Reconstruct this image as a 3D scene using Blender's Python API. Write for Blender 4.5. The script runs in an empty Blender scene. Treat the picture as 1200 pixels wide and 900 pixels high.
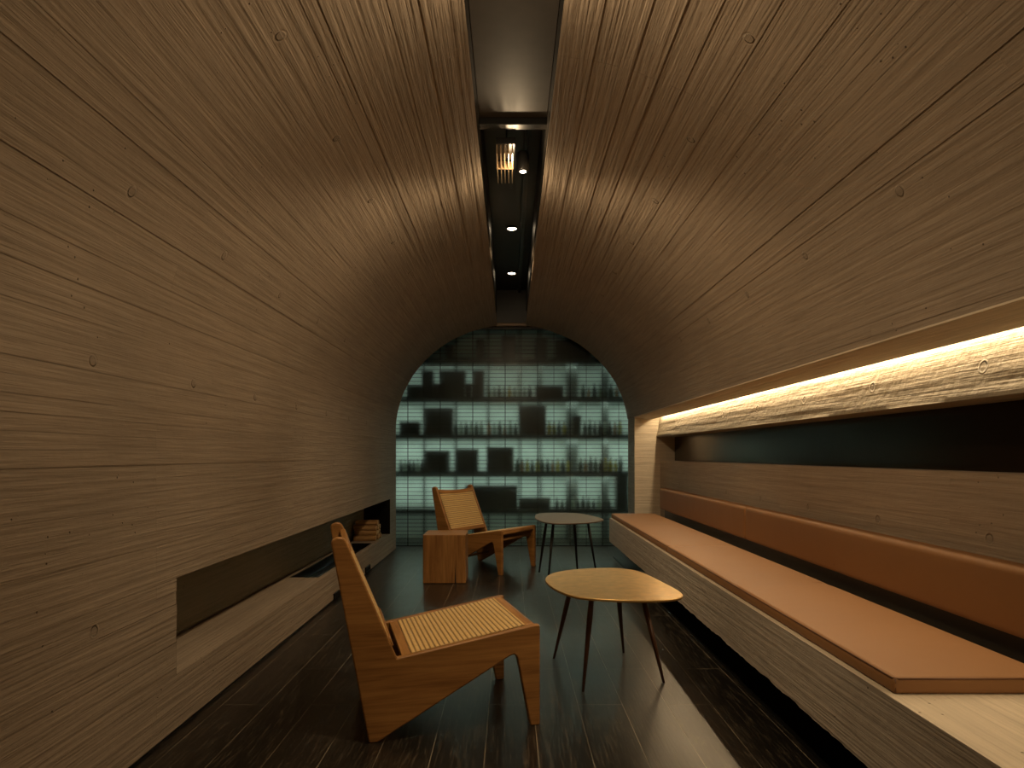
import bpy, bmesh, math, random
from mathutils import Vector, Matrix
random.seed(7)
C = bpy.context.scene
COL = C.collection
PI = math.pi

# ------------------------------------------------------------------ helpers
def tag(o, label=None, cat=None, group=None, kind=None):
    if label: o['label'] = label
    if cat: o['category'] = cat
    if group: o['group'] = group
    if kind: o['kind'] = kind
    return o

def empty(name, loc, rz=0.0):
    o = bpy.data.objects.new(name, None)
    o.empty_display_size = .1
    COL.objects.link(o)
    o.location = loc
    o.rotation_euler = (0, 0, rz)
    return o

def obj(name, bm, mats, parent=None, smooth=False, bevel=0, seg=3, loc=None, auto=None):
    me = bpy.data.meshes.new(name)
    bmesh.ops.recalc_face_normals(bm, faces=bm.faces)
    bm.to_mesh(me); bm.free()
    if not isinstance(mats, (list, tuple)): mats = [mats]
    for m in mats: me.materials.append(m)
    o = bpy.data.objects.new(name, me)
    COL.objects.link(o)
    if parent: o.parent = parent
    if loc is not None: o.location = loc
    if smooth or bevel:
        for p in me.polygons: p.use_smooth = True
    if bevel:
        b = o.modifiers.new('bevel', 'BEVEL')
        b.width = bevel; b.segments = seg; b.limit_method = 'ANGLE'; b.angle_limit = math.radians(30)
        b.harden_normals = True
    return o

def box(bm, x0, x1, y0, y1, z0, z1, mat=0):
    v = [bm.verts.new(p) for p in ((x0,y0,z0),(x1,y0,z0),(x1,y1,z0),(x0,y1,z0),(x0,y0,z1),(x1,y0,z1),(x1,y1,z1),(x0,y1,z1))]
    fs = []
    for q in ((0,3,2,1),(4,5,6,7),(0,1,5,4),(1,2,6,5),(2,3,7,6),(3,0,4,7)):
        f = bm.faces.new([v[i] for i in q]); f.material_index = mat; fs.append(f)
    return v, fs

def prism_y(bm, pts, y0, y1, mat=0):
    """closed xz outline extruded along y"""
    a = [bm.verts.new((x, y0, z)) for x, z in pts]
    b = [bm.verts.new((x, y1, z)) for x, z in pts]
    n = len(pts); fs = []
    fs.append(bm.faces.new(a)); fs.append(bm.faces.new(b[::-1]))
    for i in range(n):
        fs.append(bm.faces.new((a[i], b[i], b[(i+1) % n], a[(i+1) % n])))
    for f in fs: f.material_index = mat
    return fs

def tube(bm, p0, p1, r0, r1, n=16, cap=True):
    p0 = Vector(p0); p1 = Vector(p1)
    d = (p1-p0).normalized()
    u = d.orthogonal().normalized(); w = d.cross(u)
    A = []; B = []
    for i in range(n):
        a = 2*PI*i/n
        k = u*math.cos(a) + w*math.sin(a)
        A.append(bm.verts.new(p0+k*r0)); B.append(bm.verts.new(p1+k*r1))
    for i in range(n):
        bm.faces.new((A[i], A[(i+1) % n], B[(i+1) % n], B[i]))
    if cap:
        bm.faces.new(A[::-1]); bm.faces.new(B)

def lathe(bm, prof, n=20, c=(0, 0, 0), cap=True):
    rings = []
    for r, z in prof:
        rings.append([bm.verts.new((c[0]+r*math.cos(2*PI*i/n), c[1]+r*math.sin(2*PI*i/n), c[2]+z)) for i in range(n)])
    for a, b in zip(rings, rings[1:]):
        for i in range(n):
            bm.faces.new((a[i], a[(i+1) % n], b[(i+1) % n], b[i]))
    if cap:
        bm.faces.new(rings[0][::-1]); bm.faces.new(rings[-1])

# ------------------------------------------------------------------ materials
class NT:
    def __init__(s, name):
        s.m = bpy.data.materials.new(name); s.m.use_nodes = True
        s.t = s.m.node_tree; s.t.nodes.clear()
        s.out = s.t.nodes.new('ShaderNodeOutputMaterial')
        s.p = s.t.nodes.new('ShaderNodeBsdfPrincipled')
        s.t.links.new(s.p.outputs[0], s.out.inputs[0])
    def n(s, typ, props=None, **ins):
        nd = s.t.nodes.new('ShaderNode'+typ)
        for k, v in (props or {}).items(): setattr(nd, k, v)
        for k, v in ins.items():
            key = k.replace('_', ' ')
            i = int(key[1:]) if key[0] == 'i' and key[1:].isdigit() else key
            s.set(nd.inputs[i], v)
        return nd
    def set(s, sock, v):
        if hasattr(v, 'is_linked') or isinstance(v, bpy.types.NodeSocket): s.t.links.new(v, sock)
        elif isinstance(v, bpy.types.Node): s.t.links.new(v.outputs[0], sock)
        else: sock.default_value = v
    def math(s, op, a, b=0.0, c=None, clamp=False):
        nd = s.t.nodes.new('ShaderNodeMath'); nd.operation = op; nd.use_clamp = clamp
        s.set(nd.inputs[0], a); s.set(nd.inputs[1], b)
        if c is not None: s.set(nd.inputs[2], c)
        return nd.outputs[0]
    def mix(s, f, a, b, bt='MIX'):
        nd = s.t.nodes.new('ShaderNodeMix'); nd.data_type = 'RGBA'; nd.blend_type = bt
        s.set(nd.inputs[0], f); s.set(nd.inputs[6], a); s.set(nd.inputs[7], b)
        return nd.outputs[2]
    def ramp(s, f, stops):
        nd = s.t.nodes.new('ShaderNodeValToRGB')
        cr = nd.color_ramp
        while len(cr.elements) > 1: cr.elements.remove(cr.elements[0])
        cr.elements[0].position = stops[0][0]; cr.elements[0].color = stops[0][1]
        for p, c in stops[1:]:
            e = cr.elements.new(p); e.color = c
        s.set(nd.inputs[0], f)
        return nd.outputs[0]
    def mapr(s, v, a, b, c, d, smooth=False):
        nd = s.t.nodes.new('ShaderNodeMapRange')
        if smooth: nd.interpolation_type = 'SMOOTHSTEP'
        s.set(nd.inputs[0], v)
        for i, x in enumerate((a, b, c, d)): nd.inputs[i+1].default_value = x
        return nd.outputs[0]
    def bump(s, h, strength, dist, normal=None):
        nd = s.t.nodes.new('ShaderNodeBump')
        nd.inputs['Strength'].default_value = strength; nd.inputs['Distance'].default_value = dist
        s.set(nd.inputs['Height'], h)
        if normal is not None: s.set(nd.inputs['Normal'], normal)
        return nd.outputs[0]

def g(v, a=1.0): return (v, v, v, a)

def concrete(name, tone, row=.046, rough_band=False, holes=None, tint=1.0):
    """board-marked concrete.  UV = (metres along the boards, metres across them)."""
    N = NT(name)
    uv = N.n('UVMap').outputs[0]
    sep = N.n('SeparateXYZ', None, Vector=uv)
    u, v = sep.outputs[0], sep.outputs[1]
    br = N.n('TexBrick', {'offset': .37, 'offset_frequency': 3, 'squash': 1.0}, Vector=uv,
             Color1=g(0.0), Color2=g(1.0), Mortar=g(.5), Scale=1.0, Mortar_Size=.0016, Mortar_Smooth=.25, Bias=0.0,
             Brick_Width=2.3, Row_Height=row)
    bcol, bfac = br.outputs[0], br.outputs[1]
    # long wood grain left by the boards
    cu = N.n('CombineXYZ', None, X=N.math('MULTIPLY', u, 4.5), Y=N.math('MULTIPLY', v, 95.0), Z=N.math('MULTIPLY', bcol, 3.0))
    grain = N.n('TexNoise', None, Vector=cu, Scale=1.0, Detail=4.0, Roughness=.62).outputs[0]
    cu2 = N.n('CombineXYZ', None, X=N.math('MULTIPLY', u, 1.3), Y=N.math('MULTIPLY', v, 48.0), Z=0.0)
    streak = N.n('TexNoise', None, Vector=cu2, Scale=1.0, Detail=3.0, Roughness=.6).outputs[0]
    cu3 = N.n('CombineXYZ', None, X=u, Y=v, Z=0.0)
    cloud = N.n('TexNoise', None, Vector=cu3, Scale=1.3, Detail=4.0, Roughness=.55).outputs[0]
    pit = N.n('TexVoronoi', {'feature': 'F1'}, Vector=cu3, Scale=26.0, Randomness=1.0)
    pmask = N.math('MULTIPLY', N.mapr(pit.outputs[0], .05, .10, 1, 0), N.math('GREATER_THAN', N.n('TexNoise', None, Vector=cu3, Scale=3.1, Detail=2.0).outputs[0], .56))
    wob = N.n('TexNoise', None, Vector=cu3, Scale=28.0, Detail=3.0).outputs[0]
    # colour
    f = N.math('ADD', N.math('MULTIPLY', grain, .42), N.math('MULTIPLY', streak, .42))
    f = N.math('ADD', f, N.math('MULTIPLY', cloud, .35))
    f = N.math('ADD', f, N.math('MULTIPLY', bcol, .05))
    a = [c*.72 for c in tone]; b = [min(1, c*1.18) for c in tone]
    col = N.ramp(f, [(.42, (*a, 1)), (.80, (*b, 1))])
    line = N.math('MULTIPLY', bfac, N.mapr(cloud, .44, .62, .0, .28))
    col = N.mix(line, col, (*[c*.38 for c in tone], 1))
    col = N.mix(N.math('MULTIPLY', pmask, .8), col, (*[c*.25 for c in tone], 1))
    h = N.math('ADD', N.math('MULTIPLY', bcol, .35), N.math('MULTIPLY', grain, .75 if not rough_band else .8))
    h = N.math('ADD', h, N.math('MULTIPLY', streak, 1.5))
    h = N.math('SUBTRACT', h, N.math('MULTIPLY', line, 1.1))
    h = N.math('SUBTRACT', h, N.math('MULTIPLY', pmask, 1.2))
    h = N.math('ADD', h, N.math('MULTIPLY', wob, .5))
    if rough_band:
        h = N.math('ADD', h, N.math('MULTIPLY', wob, 1.1))
    nrm = None
    if holes:
        # formwork tie holes: shallow discs at the tie grid
        tot = None
        for (v0, u0, du) in holes:
            x = N.math('SUBTRACT', N.math('MODULO', N.math('ADD', N.math('SUBTRACT', u, u0), du*20.5), du), du*.5)
            y = N.math('SUBTRACT', v, v0)
            d = N.math('SQRT', N.math('ADD', N.math('MULTIPLY', x, x), N.math('MULTIPLY', y, y)))
            tot = d if tot is None else N.math('MINIMUM', tot, d)
        disc = N.mapr(tot, .0135, .0165, 1, 0, True)
        ring = N.math('MULTIPLY', N.mapr(tot, .0165, .0185, 0, 1, True), N.mapr(tot, .0205, .024, 1, 0, True))
        nrm = N.bump(N.math('ADD', N.math('MULTIPLY', disc, -1.0), N.math('MULTIPLY', ring, .25 if rough_band else .05)), 1.0, .012)
        col = N.mix(N.math('MULTIPLY', disc, .3), col, (*[c*.5 for c in tone], 1))
    nrm2 = N.bump(h, 1.0, .0028 if not rough_band else .0034, nrm)
    N.set(N.p.inputs['Base Color'], col)
    N.p.inputs['Roughness'].default_value = .62
    N.p.inputs['Specular IOR Level'].default_value = .35
    N.set(N.p.inputs['Normal'], nrm2)
    return N.m

def plain(name, col, rough=.5, metal=0.0, spec=.5, bump=0.0, bscale=200, coat=0.0):
    N = NT(name)
    tc = N.n('TexCoord').outputs['Object']
    nz = N.n('TexNoise', None, Vector=tc, Scale=bscale*.08, Detail=4.0).outputs[0]
    c = N.ramp(nz, [(.3, (*[k*.88 for k in col], 1)), (.7, (*[min(1, k*1.1) for k in col], 1))])
    N.set(N.p.inputs['Base Color'], c)
    N.p.inputs['Roughness'].default_value = rough
    N.p.inputs['Metallic'].default_value = metal
    N.p.inputs['Specular IOR Level'].default_value = spec
    N.p.inputs['Coat Weight'].default_value = coat
    if bump:
        b = N.n('TexNoise', None, Vector=tc, Scale=float(bscale), Detail=3.0).outputs[0]
        N.set(N.p.inputs['Normal'], N.bump(b, .6, bump))
    return N.m

def emit(name, col, s):
    N = NT(name)
    e = N.n('Emission', None, Color=(*col, 1), Strength=s)
    N.t.links.new(e.outputs[0], N.out.inputs[0])
    return N.m

def wood(name, dark, light, axis=0, scale=1.0, rough=.42):
    N = NT(name)
    tc = N.n('TexCoord').outputs['Object']
    sc = [22.0*scale]*3; sc[axis] = 1.8*scale
    mp = N.n('Mapping', None, Vector=tc, Scale=tuple(sc))
    n1 = N.n('TexNoise', None, Vector=mp, Scale=1.0, Detail=5.0, Roughness=.6, Distortion=.6).outputs[0]
    sc2 = [130.0*scale]*3; sc2[axis] = 5.0*scale
    mp2 = N.n('Mapping', None, Vector=tc, Scale=tuple(sc2))
    n2 = N.n('TexNoise', None, Vector=mp2, Scale=1.0, Detail=3.0, Roughness=.6).outputs[0]
    f = N.math('ADD', N.math('MULTIPLY', n1, .65), N.math('MULTIPLY', n2, .4))
    c = N.ramp(f, [(.36, (*dark, 1)), (.66, (*light, 1))])
    N.set(N.p.inputs['Base Color'], c)
    N.p.inputs['Roughness'].default_value = rough
    N.p.inputs['Specular IOR Level'].default_value = .35
    N.set(N.p.inputs['Normal'], N.bump(n2, .35, .0006))
    return N.m

def floor_mat():
    N = NT('stained_plank_floor')
    tc = N.n('TexCoord').outputs['Object']
    sep = N.n('SeparateXYZ', None, Vector=tc)
    x, y = sep.outputs[0], sep.outputs[1]
    vec = N.n('CombineXYZ', None, X=y, Y=N.math('ADD', x, .085), Z=0.0)
    br = N.n('TexBrick', {'offset': .43, 'offset_frequency': 2}, Vector=vec, Color1=g(0.0), Color2=g(1.0), Mortar=g(.5),
             Scale=1.0, Mortar_Size=.0017, Mortar_Smooth=.2, Bias=0.0, Brick_Width=1.05, Row_Height=.178)
    rnd, fac = br.outputs[0], br.outputs[1]
    off = N.math('MULTIPLY', rnd, 9.0)
    gv = N.n('CombineXYZ', None, X=N.math('MULTIPLY', x, 9.0), Y=N.math('MULTIPLY', y, 1.5), Z=off)
    g1 = N.n('TexNoise', None, Vector=gv, Scale=1.0, Detail=2.0, Roughness=.5, Distortion=1.2).outputs[0]
    rings = N.math('FRACT', N.math('MULTIPLY', g1, 17.0))
    rl = N.math('MULTIPLY', N.mapr(rings, .0, .3, 1, 0, True), 1.0)
    fv = N.n('CombineXYZ', None, X=N.math('MULTIPLY', x, 110.0), Y=N.math('MULTIPLY', y, 7.0), Z=off)
    fine = N.n('TexNoise', None, Vector=fv, Scale=1.0, Detail=3.0, Roughness=.6).outputs[0]
    pores = N.math('MULTIPLY', N.mapr(fine, .51, .62, 0, 1), N.math('ADD', .35, N.math('MULTIPLY', rl, .65)))
    base = N.mix(rnd, (.0065, .0057, .005, 1), (.010, .0088, .0076, 1))
    col = N.mix(N.math('MULTIPLY', pores, .7), base, (.085, .070, .050, 1))
    dust = N.n('TexNoise', None, Vector=tc, Scale=6.0, Detail=3.0).outputs[0]
    col = N.mix(N.math('MULTIPLY', fac, N.mapr(dust, .4, .6, .35, 1.0)), col, (.19, .16, .115, 1))
    N.set(N.p.inputs['Base Color'], col)
    rr = N.math('ADD', .27, N.math('MULTIPLY', dust, .06))
    rr = N.math('ADD', rr, N.math('MULTIPLY', pores, .08))
    N.p.inputs['Specular Tint'].default_value = (1, .84, .64, 1)
    N.set(N.p.inputs['Roughness'], rr)
    N.p.inputs['Specular IOR Level'].default_value = .52
    h = N.math('SUBTRACT', N.math('MULTIPLY', rnd, .2), N.math('MULTIPLY', fine, .8))
    h = N.math('SUBTRACT', h, N.math('MULTIPLY', fac, 1.0))
    N.set(N.p.inputs['Normal'], N.bump(h, .7, .0009))
    return N.m

def cane_mat():
    N = NT('woven_cane')
    uv = N.n('UVMap').outputs[0]
    sep = N.n('SeparateXYZ', None, Vector=uv)
    u, v = sep.outputs[0], sep.outputs[1]      # metres: u across the seat width, v along the depth
    p = .0175
    a = N.math('ABSOLUTE', N.math('SINE', N.math('MULTIPLY', v, PI/p)))
    b = N.math('ABSOLUTE', N.math('SINE', N.math('MULTIPLY', u, PI/(p*.55))))
    hole = N.math('MULTIPLY', N.mapr(a, .62, .25, 0, 1), N.mapr(b, .35, .7, 0, 1))
    nz = N.n('TexNoise', None, Vector=uv, Scale=90.0, Detail=2.0).outputs[0]
    col = N.mix(nz, (.52, .34, .12, 1), (.82, .58, .26, 1))
    col = N.mix(N.math('MULTIPLY', hole, .9), col, (.10, .045, .014, 1))
    col = N.mix(N.mapr(b, .0, .55, .55, 0), col, (.26, .14, .045, 1))
    N.set(N.p.inputs['Base Color'], col)
    N.p.inputs['Roughness'].default_value = .45
    h = N.math('SUBTRACT', N.math('MULTIPLY', a, .35), N.math('MULTIPLY', hole, 1.0))
    N.set(N.p.inputs['Normal'], N.bump(h, 1.0, .003))
    return N.m

def glass_mat():
    N = NT('pale_green_glass_brick')
    tc = N.n('TexCoord').outputs['Object']
    mp = N.n('Mapping', None, Vector=tc, Scale=(5.0, 1.0, 30.0))
    nz = N.n('TexNoise', None, Vector=mp, Scale=1.0, Detail=2.0).outputs[0]
    N.p.inputs['Base Color'].default_value = (.76, .97, .86, 1)
    N.p.inputs['Roughness'].default_value = .27
    N.p.inputs['IOR'].default_value = 1.30
    N.p.inputs['Transmission Weight'].default_value = 1.0
    N.set(N.p.inputs['Normal'], N.bump(nz, .5, .0018))
    return N.m

def leather():
    N = NT('tan_leather')
    tc = N.n('TexCoord').outputs['Object']
    v = N.n('TexVoronoi', {'feature': 'DISTANCE_TO_EDGE'}, Vector=tc, Scale=420.0).outputs[0]
    nz = N.n('TexNoise', None, Vector=tc, Scale=2.2, Detail=3.0).outputs[0]
    N.set(N.p.inputs['Base Color'], N.mix(nz, (.245, .120, .045, 1), (.30, .150, .060, 1)))
    N.p.inputs['Roughness'].default_value = .55
    N.p.inputs['Specular IOR Level'].default_value = .4
    w = N.n('TexNoise', None, Vector=tc, Scale=7.0, Detail=1.0).outputs[0]
    n1 = N.bump(w, .35, .01)
    N.set(N.p.inputs['Normal'], N.bump(v, .25, .0006, n1))
    return N.m

CONC = (.375, .303, .232)
XL, XR, XC, HW, ZS, HB = -1.208, 1.244, .018, 1.226, 1.249, 1.122
Y0, Y1 = -1.6, 7.12
TH = .16

def arcpt(t):            # t 0 at left spring, 1 at right spring
    a = PI*(1-t)
    return XC+HW*math.cos(a), ZS+HB*math.sin(a)
# arc length table measured from the floor on the left wall
NTAB = 2000
tab = [(0.0, XL, ZS)]
s = ZS; tabs = [(ZS, 0.0)]
px, pz = arcpt(0)
for i in range(1, NTAB+1):
    x, z = arcpt(i/NTAB)
    s += math.hypot(x-px, z-pz); px, pz = x, z
    tabs.append((s, i/NTAB))
def t_at_s(sv):
    lo, hi = 0, NTAB
    while hi-lo > 1:
        m = (lo+hi)//2
        if tabs[m][0] > sv: hi = m
        else: lo = m
    a, b = tabs[lo], tabs[hi]
    return a[1]+(b[1]-a[1])*(sv-a[0])/(b[0]-a[0])
def s_at_t(t):
    k = min(NTAB-1, int(t*NTAB)); a, b = tabs[k], tabs[k+1]
    return a[0]+(b[0]-a[0])*(t*NTAB-k)
def t_at_x(x): return 1-math.acos(max(-1, min(1, (x-XC)/HW)))/PI
def ray_s(ratio, left):   # arc coordinate where the line X = ratio*(z-1) meets the vault
    best = None
    for i in range(NTAB+1):
        x, z = arcpt(i/NTAB)
        if (x < XC) != left: continue
        e = abs(x-ratio*(z-1))
        if best is None or e < best[0]: best = (e, tabs[i][0])
    return best[1]

ROW = .046
SA, SB = ray_s(-.549, True), ray_s(-1.438, True)
SA2, SB2 = ray_s(.574, False), ray_s(1.478, False)
HOLE_V = [(SA, 1.915, .62), (SB, 1.92, .62), (SA2, 1.93, .62), (SB2, 1.93, .62), (1.272, 1.95, .62)]
M = {}
M['vault'] = concrete('board_marked_concrete_vault', CONC, holes=HOLE_V)
M['wall'] = concrete('board_marked_concrete_wall', CONC, holes=[(1.272, 1.95, .62), (.487, 1.96, 20.0)])
M['band'] = concrete('rough_cast_concrete_band', (.35, .31, .24), row=.033, rough_band=True, holes=[(1.276, 2.11, .642)])
M['wall_r'] = concrete('board_marked_concrete_right', CONC, holes=[(.737, 2.11, .642)])
M['conc'] = concrete('board_marked_concrete_plain', CONC, row=.04)
M['soffit'] = concrete('soffit_concrete_lit_tone', (.72, .62, .47), row=.05)  # concrete tone raised on the soffit, standing in for cove light missing there
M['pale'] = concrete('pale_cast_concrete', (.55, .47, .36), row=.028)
M['bench'] = concrete('grey_cast_concrete', (.40, .345, .285), row=.028)
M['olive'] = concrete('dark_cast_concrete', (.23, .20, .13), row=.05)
M['floor'] = floor_mat()
M['black'] = plain('matt_black_paint', (.010, .009, .008), .45)
M['blackgloss'] = plain('satin_black_panel', (.05, .042, .035), .55)
M['steel'] = plain('black_steel', (.012, .011, .010), .35, .6)
M['smoke'] = plain('smoked_bronze_glass', (.008, .004, .002), .22, 0, .4)
M['smoke'].node_tree.nodes['Principled BSDF'].inputs['Specular Tint'].default_value = (1, .62, .30, 1)
M['teak_x'] = wood('teak_grain_long', (.155, .066, .017), (.33, .162, .049), 0)
M['teak_y'] = wood('teak_grain_cross', (.18, .078, .020), (.41, .205, .064), 1)
M['teak_z'] = wood('teak_grain_upright', (.15, .064, .017), (.35, .172, .054), 2)
M['cane'] = cane_mat()
M['brass'] = plain('brushed_brass', (.72, .47, .18), .36, .8, .5, .0002, 300)
M['bronze'] = plain('dark_bronze_top', (.13, .095, .062), .5, .1, .5, .0002, 300)
M['legbrown'] = plain('dark_brown_leg', (.085, .035, .016), .35)
M['legblack'] = plain('black_leg', (.012, .010, .009), .4)
M['leather'] = leather()
M['stitch'] = plain('dark_leather_seam', (.11, .045, .018), .6)
M['bark'] = wood('split_log_face', (.22, .11, .04), (.50, .30, .12), 0, 1.6, .7)
M['logend'] = plain('pale_log_end', (.60, .40, .19), .7)
M['glass'] = glass_mat()
M['joint'] = plain('dark_joint_metal', (.018, .024, .022), .5, .3)
M['backwall'] = plain('pale_back_wall', (.74, .82, .80), .8)
M['shelf'] = plain('dark_shelf_board', (.016, .016, .015), .5)
M['boxdark'] = plain('dark_brown_box', (.018, .012, .009), .6)
M['boxgrey'] = plain('grey_box', (.10, .11, .105), .6)
M['lens'] = emit('lit_lamp_lens', (1.0, .78, .50), 22)
M['led'] = emit('warm_led_diffuser', (1.0, .76, .45), 18)

# ------------------------------------------------------------------ the setting
def struct(o): o['kind'] = 'structure'; return o

bm = bmesh.new(); box(bm, -1.75, 2.0, Y0-.2, 8.6, -.12, 0)
struct(obj('floor', bm, M['floor']))

def uvquad(bm, uvl, P, UV, mat=0):
    f = bm.faces.new([bm.verts.new(p) for p in P])
    for l, q in zip(f.loops, UV): l[uvl].uv = q
    f.material_index = mat
    return f

def auto_uv(bm, uvl, along='y'):
    """UV in metres; u runs along the given axis, v across it"""
    bm.normal_update()
    for f in bm.faces:
        n = f.normal
        for l in f.loops:
            x, y, z = l.vert.co
            if along == 'y':
                if abs(n.y) > .7: q = (x, z)
                elif abs(n.z) > .7: q = (y, x)
                else: q = (y, z)
            else:
                if abs(n.x) > .7: q = (y, z)
                elif abs(n.z) > .7: q = (x, y)
                else: q = (x, z)
            l[uvl].uv = q

rb = random.Random(3)
offs = [rb.uniform(-.0016, .0016) for _ in range(200)]
def boff(sv): return offs[int(sv/ROW) % 200]

# ---- vault in two halves with the slot between
def build_vault():
    bm = bmesh.new(); uvl = bm.loops.layers.uv.new('UVMap')
    for (sa, sb) in ((ZS, s_at_t(t_at_x(-.138))), (s_at_t(t_at_x(.163)), s_at_t(t_at_x(XC+HW*math.sqrt(1-((1.376-ZS)/HB)**2))))):
        # break points at the board edges and between
        brk = [sa]
        k = math.floor(sa/ROW)+1
        while k*ROW < sb-1e-4:
            brk.append(k*ROW); k += 1
        brk.append(sb)
        inner = []
        for a, b in zip(brk, brk[1:]):
            m = (a+b)/2
            o = boff(m)
            for sv in (a+1e-5, m, b-1e-5):
                t = t_at_s(sv); x, z = arcpt(t)
                nx, nz = (x-XC)/HW**2, (z-ZS)/HB**2
                L = math.hypot(nx, nz); nx /= L; nz /= L
                inner.append((sv, x+nx*o, z+nz*o, nx, nz))
        for p, q in zip(inner, inner[1:]):
            uvquad(bm, uvl, [(p[1], Y0, p[2]), (q[1], Y0, q[2]), (q[1], Y1, q[2]), (p[1], Y1, p[2])],
                   [(Y0, p[0]), (Y0, q[0]), (Y1, q[0]), (Y1, p[0])])
            P = [(w[1]+w[3]*TH, w[2]+w[4]*TH) for w in (p, q)]
            uvquad(bm, uvl, [(P[0][0], Y0, P[0][1]), (P[0][0], Y1, P[0][1]), (P[1][0], Y1, P[1][1]), (P[1][0], Y0, P[1][1])],
                   [(Y0, p[0]), (Y1, p[0]), (Y1, q[0]), (Y0, q[0])])
            for yy in (Y0, Y1):
                uvquad(bm, uvl, [(p[1], yy, p[2]), (q[1], yy, q[2]), (P[1][0], yy, P[1][1]), (P[0][0], yy, P[0][1])],
                       [(0, p[0]), (0, q[0]), (TH, q[0]), (TH, p[0])])
        for w in (inner[0], inner[-1]):
            x2, z2 = w[1]+w[3]*TH, w[2]+w[4]*TH
            uvquad(bm, uvl, [(w[1], Y0, w[2]), (w[1], Y1, w[2]), (x2, Y1, z2), (x2, Y0, z2)], [(Y0, 0), (Y1, 0), (Y1, TH), (Y0, TH)])
    # short bridge that closes the slot at the far end
    bmesh.ops.remove_doubles(bm, verts=bm.verts, dist=1e-6)
    me = bpy.data.meshes.new('ceiling'); bm.to_mesh(me); bm.free()
    me.materials.append(M['vault'])
    o = bpy.data.objects.new('ceiling', me); COL.objects.link(o)
    return struct(o)
build_vault()

# slot end bridge and frame plate under the crown
bm = bmesh.new(); uvl = bm.loops.layers.uv.new('UVMap')
box(bm, -.145, .17, 7.06, 7.12, 2.355, 2.52); auto_uv(bm, uvl, 'x')
struct(obj('trim_1', bm, M['conc']))
bm = bmesh.new(); box(bm, -.33, .37, 7.125, 7.16, 2.33, 2.345)
box(bm, -.33, .37, 7.15, 7.16, 2.33, 2.40)
struct(obj('trim_2', bm, M['steel']))

# slot housing: side cheeks and a black lid in two levels
bm = bmesh.new()
box(bm, -.165, -.140, Y0, 7.06, 2.50, 2.80)
box(bm, .165, .190, Y0, 7.06, 2.50, 2.80)
box(bm, -.165, .190, 3.05, 7.06, 2.72, 2.80)
box(bm, -.165, .190, 7.04, 7.06, 2.38, 2.80)
struct(obj('trim_3', bm, M['black']))
bm = bmesh.new(); box(bm, -.139, .164, Y0, 3.00, 2.50, 2.56)
struct(obj('trim_4', bm, M['blackgloss'], bevel=.003))

# ---- left wall with the long niche
NY0, NY1, NZ0, NZ1, NX = 2.44, 6.77, .205, .556, -1.470
bm = bmesh.new(); uvl = bm.loops.layers.uv.new('UVMap')
zb = sorted(set([.012, NZ0, NZ1, ZS] + [k*ROW for k in range(1, 28) if k*ROW < ZS]))
for a, b in zip(zb, zb[1:]):
    if b-a < 1e-6: continue
    x = XL - boff((a+b)/2) * .9
    m = (a+b)/2
    spans = [(Y0, NY0), (NY1, Y1)] if NZ0 < m < NZ1 else [(Y0, Y1)]
    for (ya, yb) in spans:
        uvquad(bm, uvl, [(x, ya, a), (x, yb, a), (x, yb, b), (x, ya, b)], [(ya, a), (yb, a), (yb, b), (ya, b)])
# niche lining (top, near end) and the solid mass behind
def q4(P, mat):
    bmn = []
    for p in P: bmn.append((p[1], p[0] if abs(P[0][2]-P[2][2]) < 1e-6 else p[2]))
    if abs(P[0][1]-P[2][1]) < 1e-6: bmn = [(p[0], p[2]) for p in P]
    uvquad(bm, uvl, P, bmn, mat)
xf = XL+.004
xf = XL
q4([(xf, NY0, NZ1), (xf, NY1, NZ1), (NX-.02, NY1, NZ1), (NX-.02, NY0, NZ1)], 0)
q4([(xf, NY0, NZ0), (NX-.02, NY0, NZ0), (NX-.02, NY0, NZ1), (xf, NY0, NZ1)], 0)
q4([(xf, NY1, NZ0), (NX-.02, NY1, NZ0), (NX-.02, NY1, NZ1), (xf, NY1, NZ1)], 2)
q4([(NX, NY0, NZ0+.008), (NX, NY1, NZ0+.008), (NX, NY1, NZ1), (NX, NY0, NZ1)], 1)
# shelf around the fire trough
TY0, TY1, TX0, TX1 = 4.37, 6.10, -1.440, -1.245
for (xa, xb, ya, yb) in ((XL, TX1, NY0, NY1), (TX1, TX0, NY0, TY0), (TX1, TX0, TY1, NY1), (TX0, NX+.006, NY0, NY1)):
    q4([(xa, ya, NZ0), (xb, ya, NZ0), (xb, yb, NZ0), (xa, yb, NZ0)], 3)
for (xa, ya, xb, yb) in ((TX0, TY0, TX1, TY0), (TX0, TY1, TX1, TY1), (TX0, TY0, TX0, TY1), (TX1, TY0, TX1, TY1)):
    uvquad(bm, uvl, [(xa, ya, NZ0-.09), (xb, yb, NZ0-.09), (xb, yb, NZ0), (xa, ya, NZ0)], [(0, 0), (1, 0), (1, .1), (0, .1)], 3)
# far return of the wall and outer back
uvquad(bm, uvl, [(XL, Y1, 0), (XL-.3, Y1, 0), (XL-.3, Y1, ZS), (XL, Y1, ZS)], [(0, 0), (.3, 0), (.3, ZS), (0, ZS)])
uvquad(bm, uvl, [(XL-.3, Y0, 0), (XL-.3, Y1, 0), (XL-.3, Y1, ZS), (XL-.3, Y0, ZS)], [(0, 0), (1, 0), (1, 1), (0, 1)])
uvquad(bm, uvl, [(XL-.3, Y0, ZS), (XL-.3, Y1, ZS), (XL, Y1, ZS), (XL, Y0, ZS)], [(0, 0), (1, 0), (1, 1), (0, 1)])
me = bpy.data.meshes.new('wall_left'); bm.to_mesh(me); bm.free()
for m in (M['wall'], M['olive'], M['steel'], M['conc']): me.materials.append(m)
o = bpy.data.objects.new('wall_left', me); COL.objects.link(o); struct(o)
bm = bmesh.new(); box(bm, XL-.02, XL-.004, Y0, Y1, 0, .014)
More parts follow.
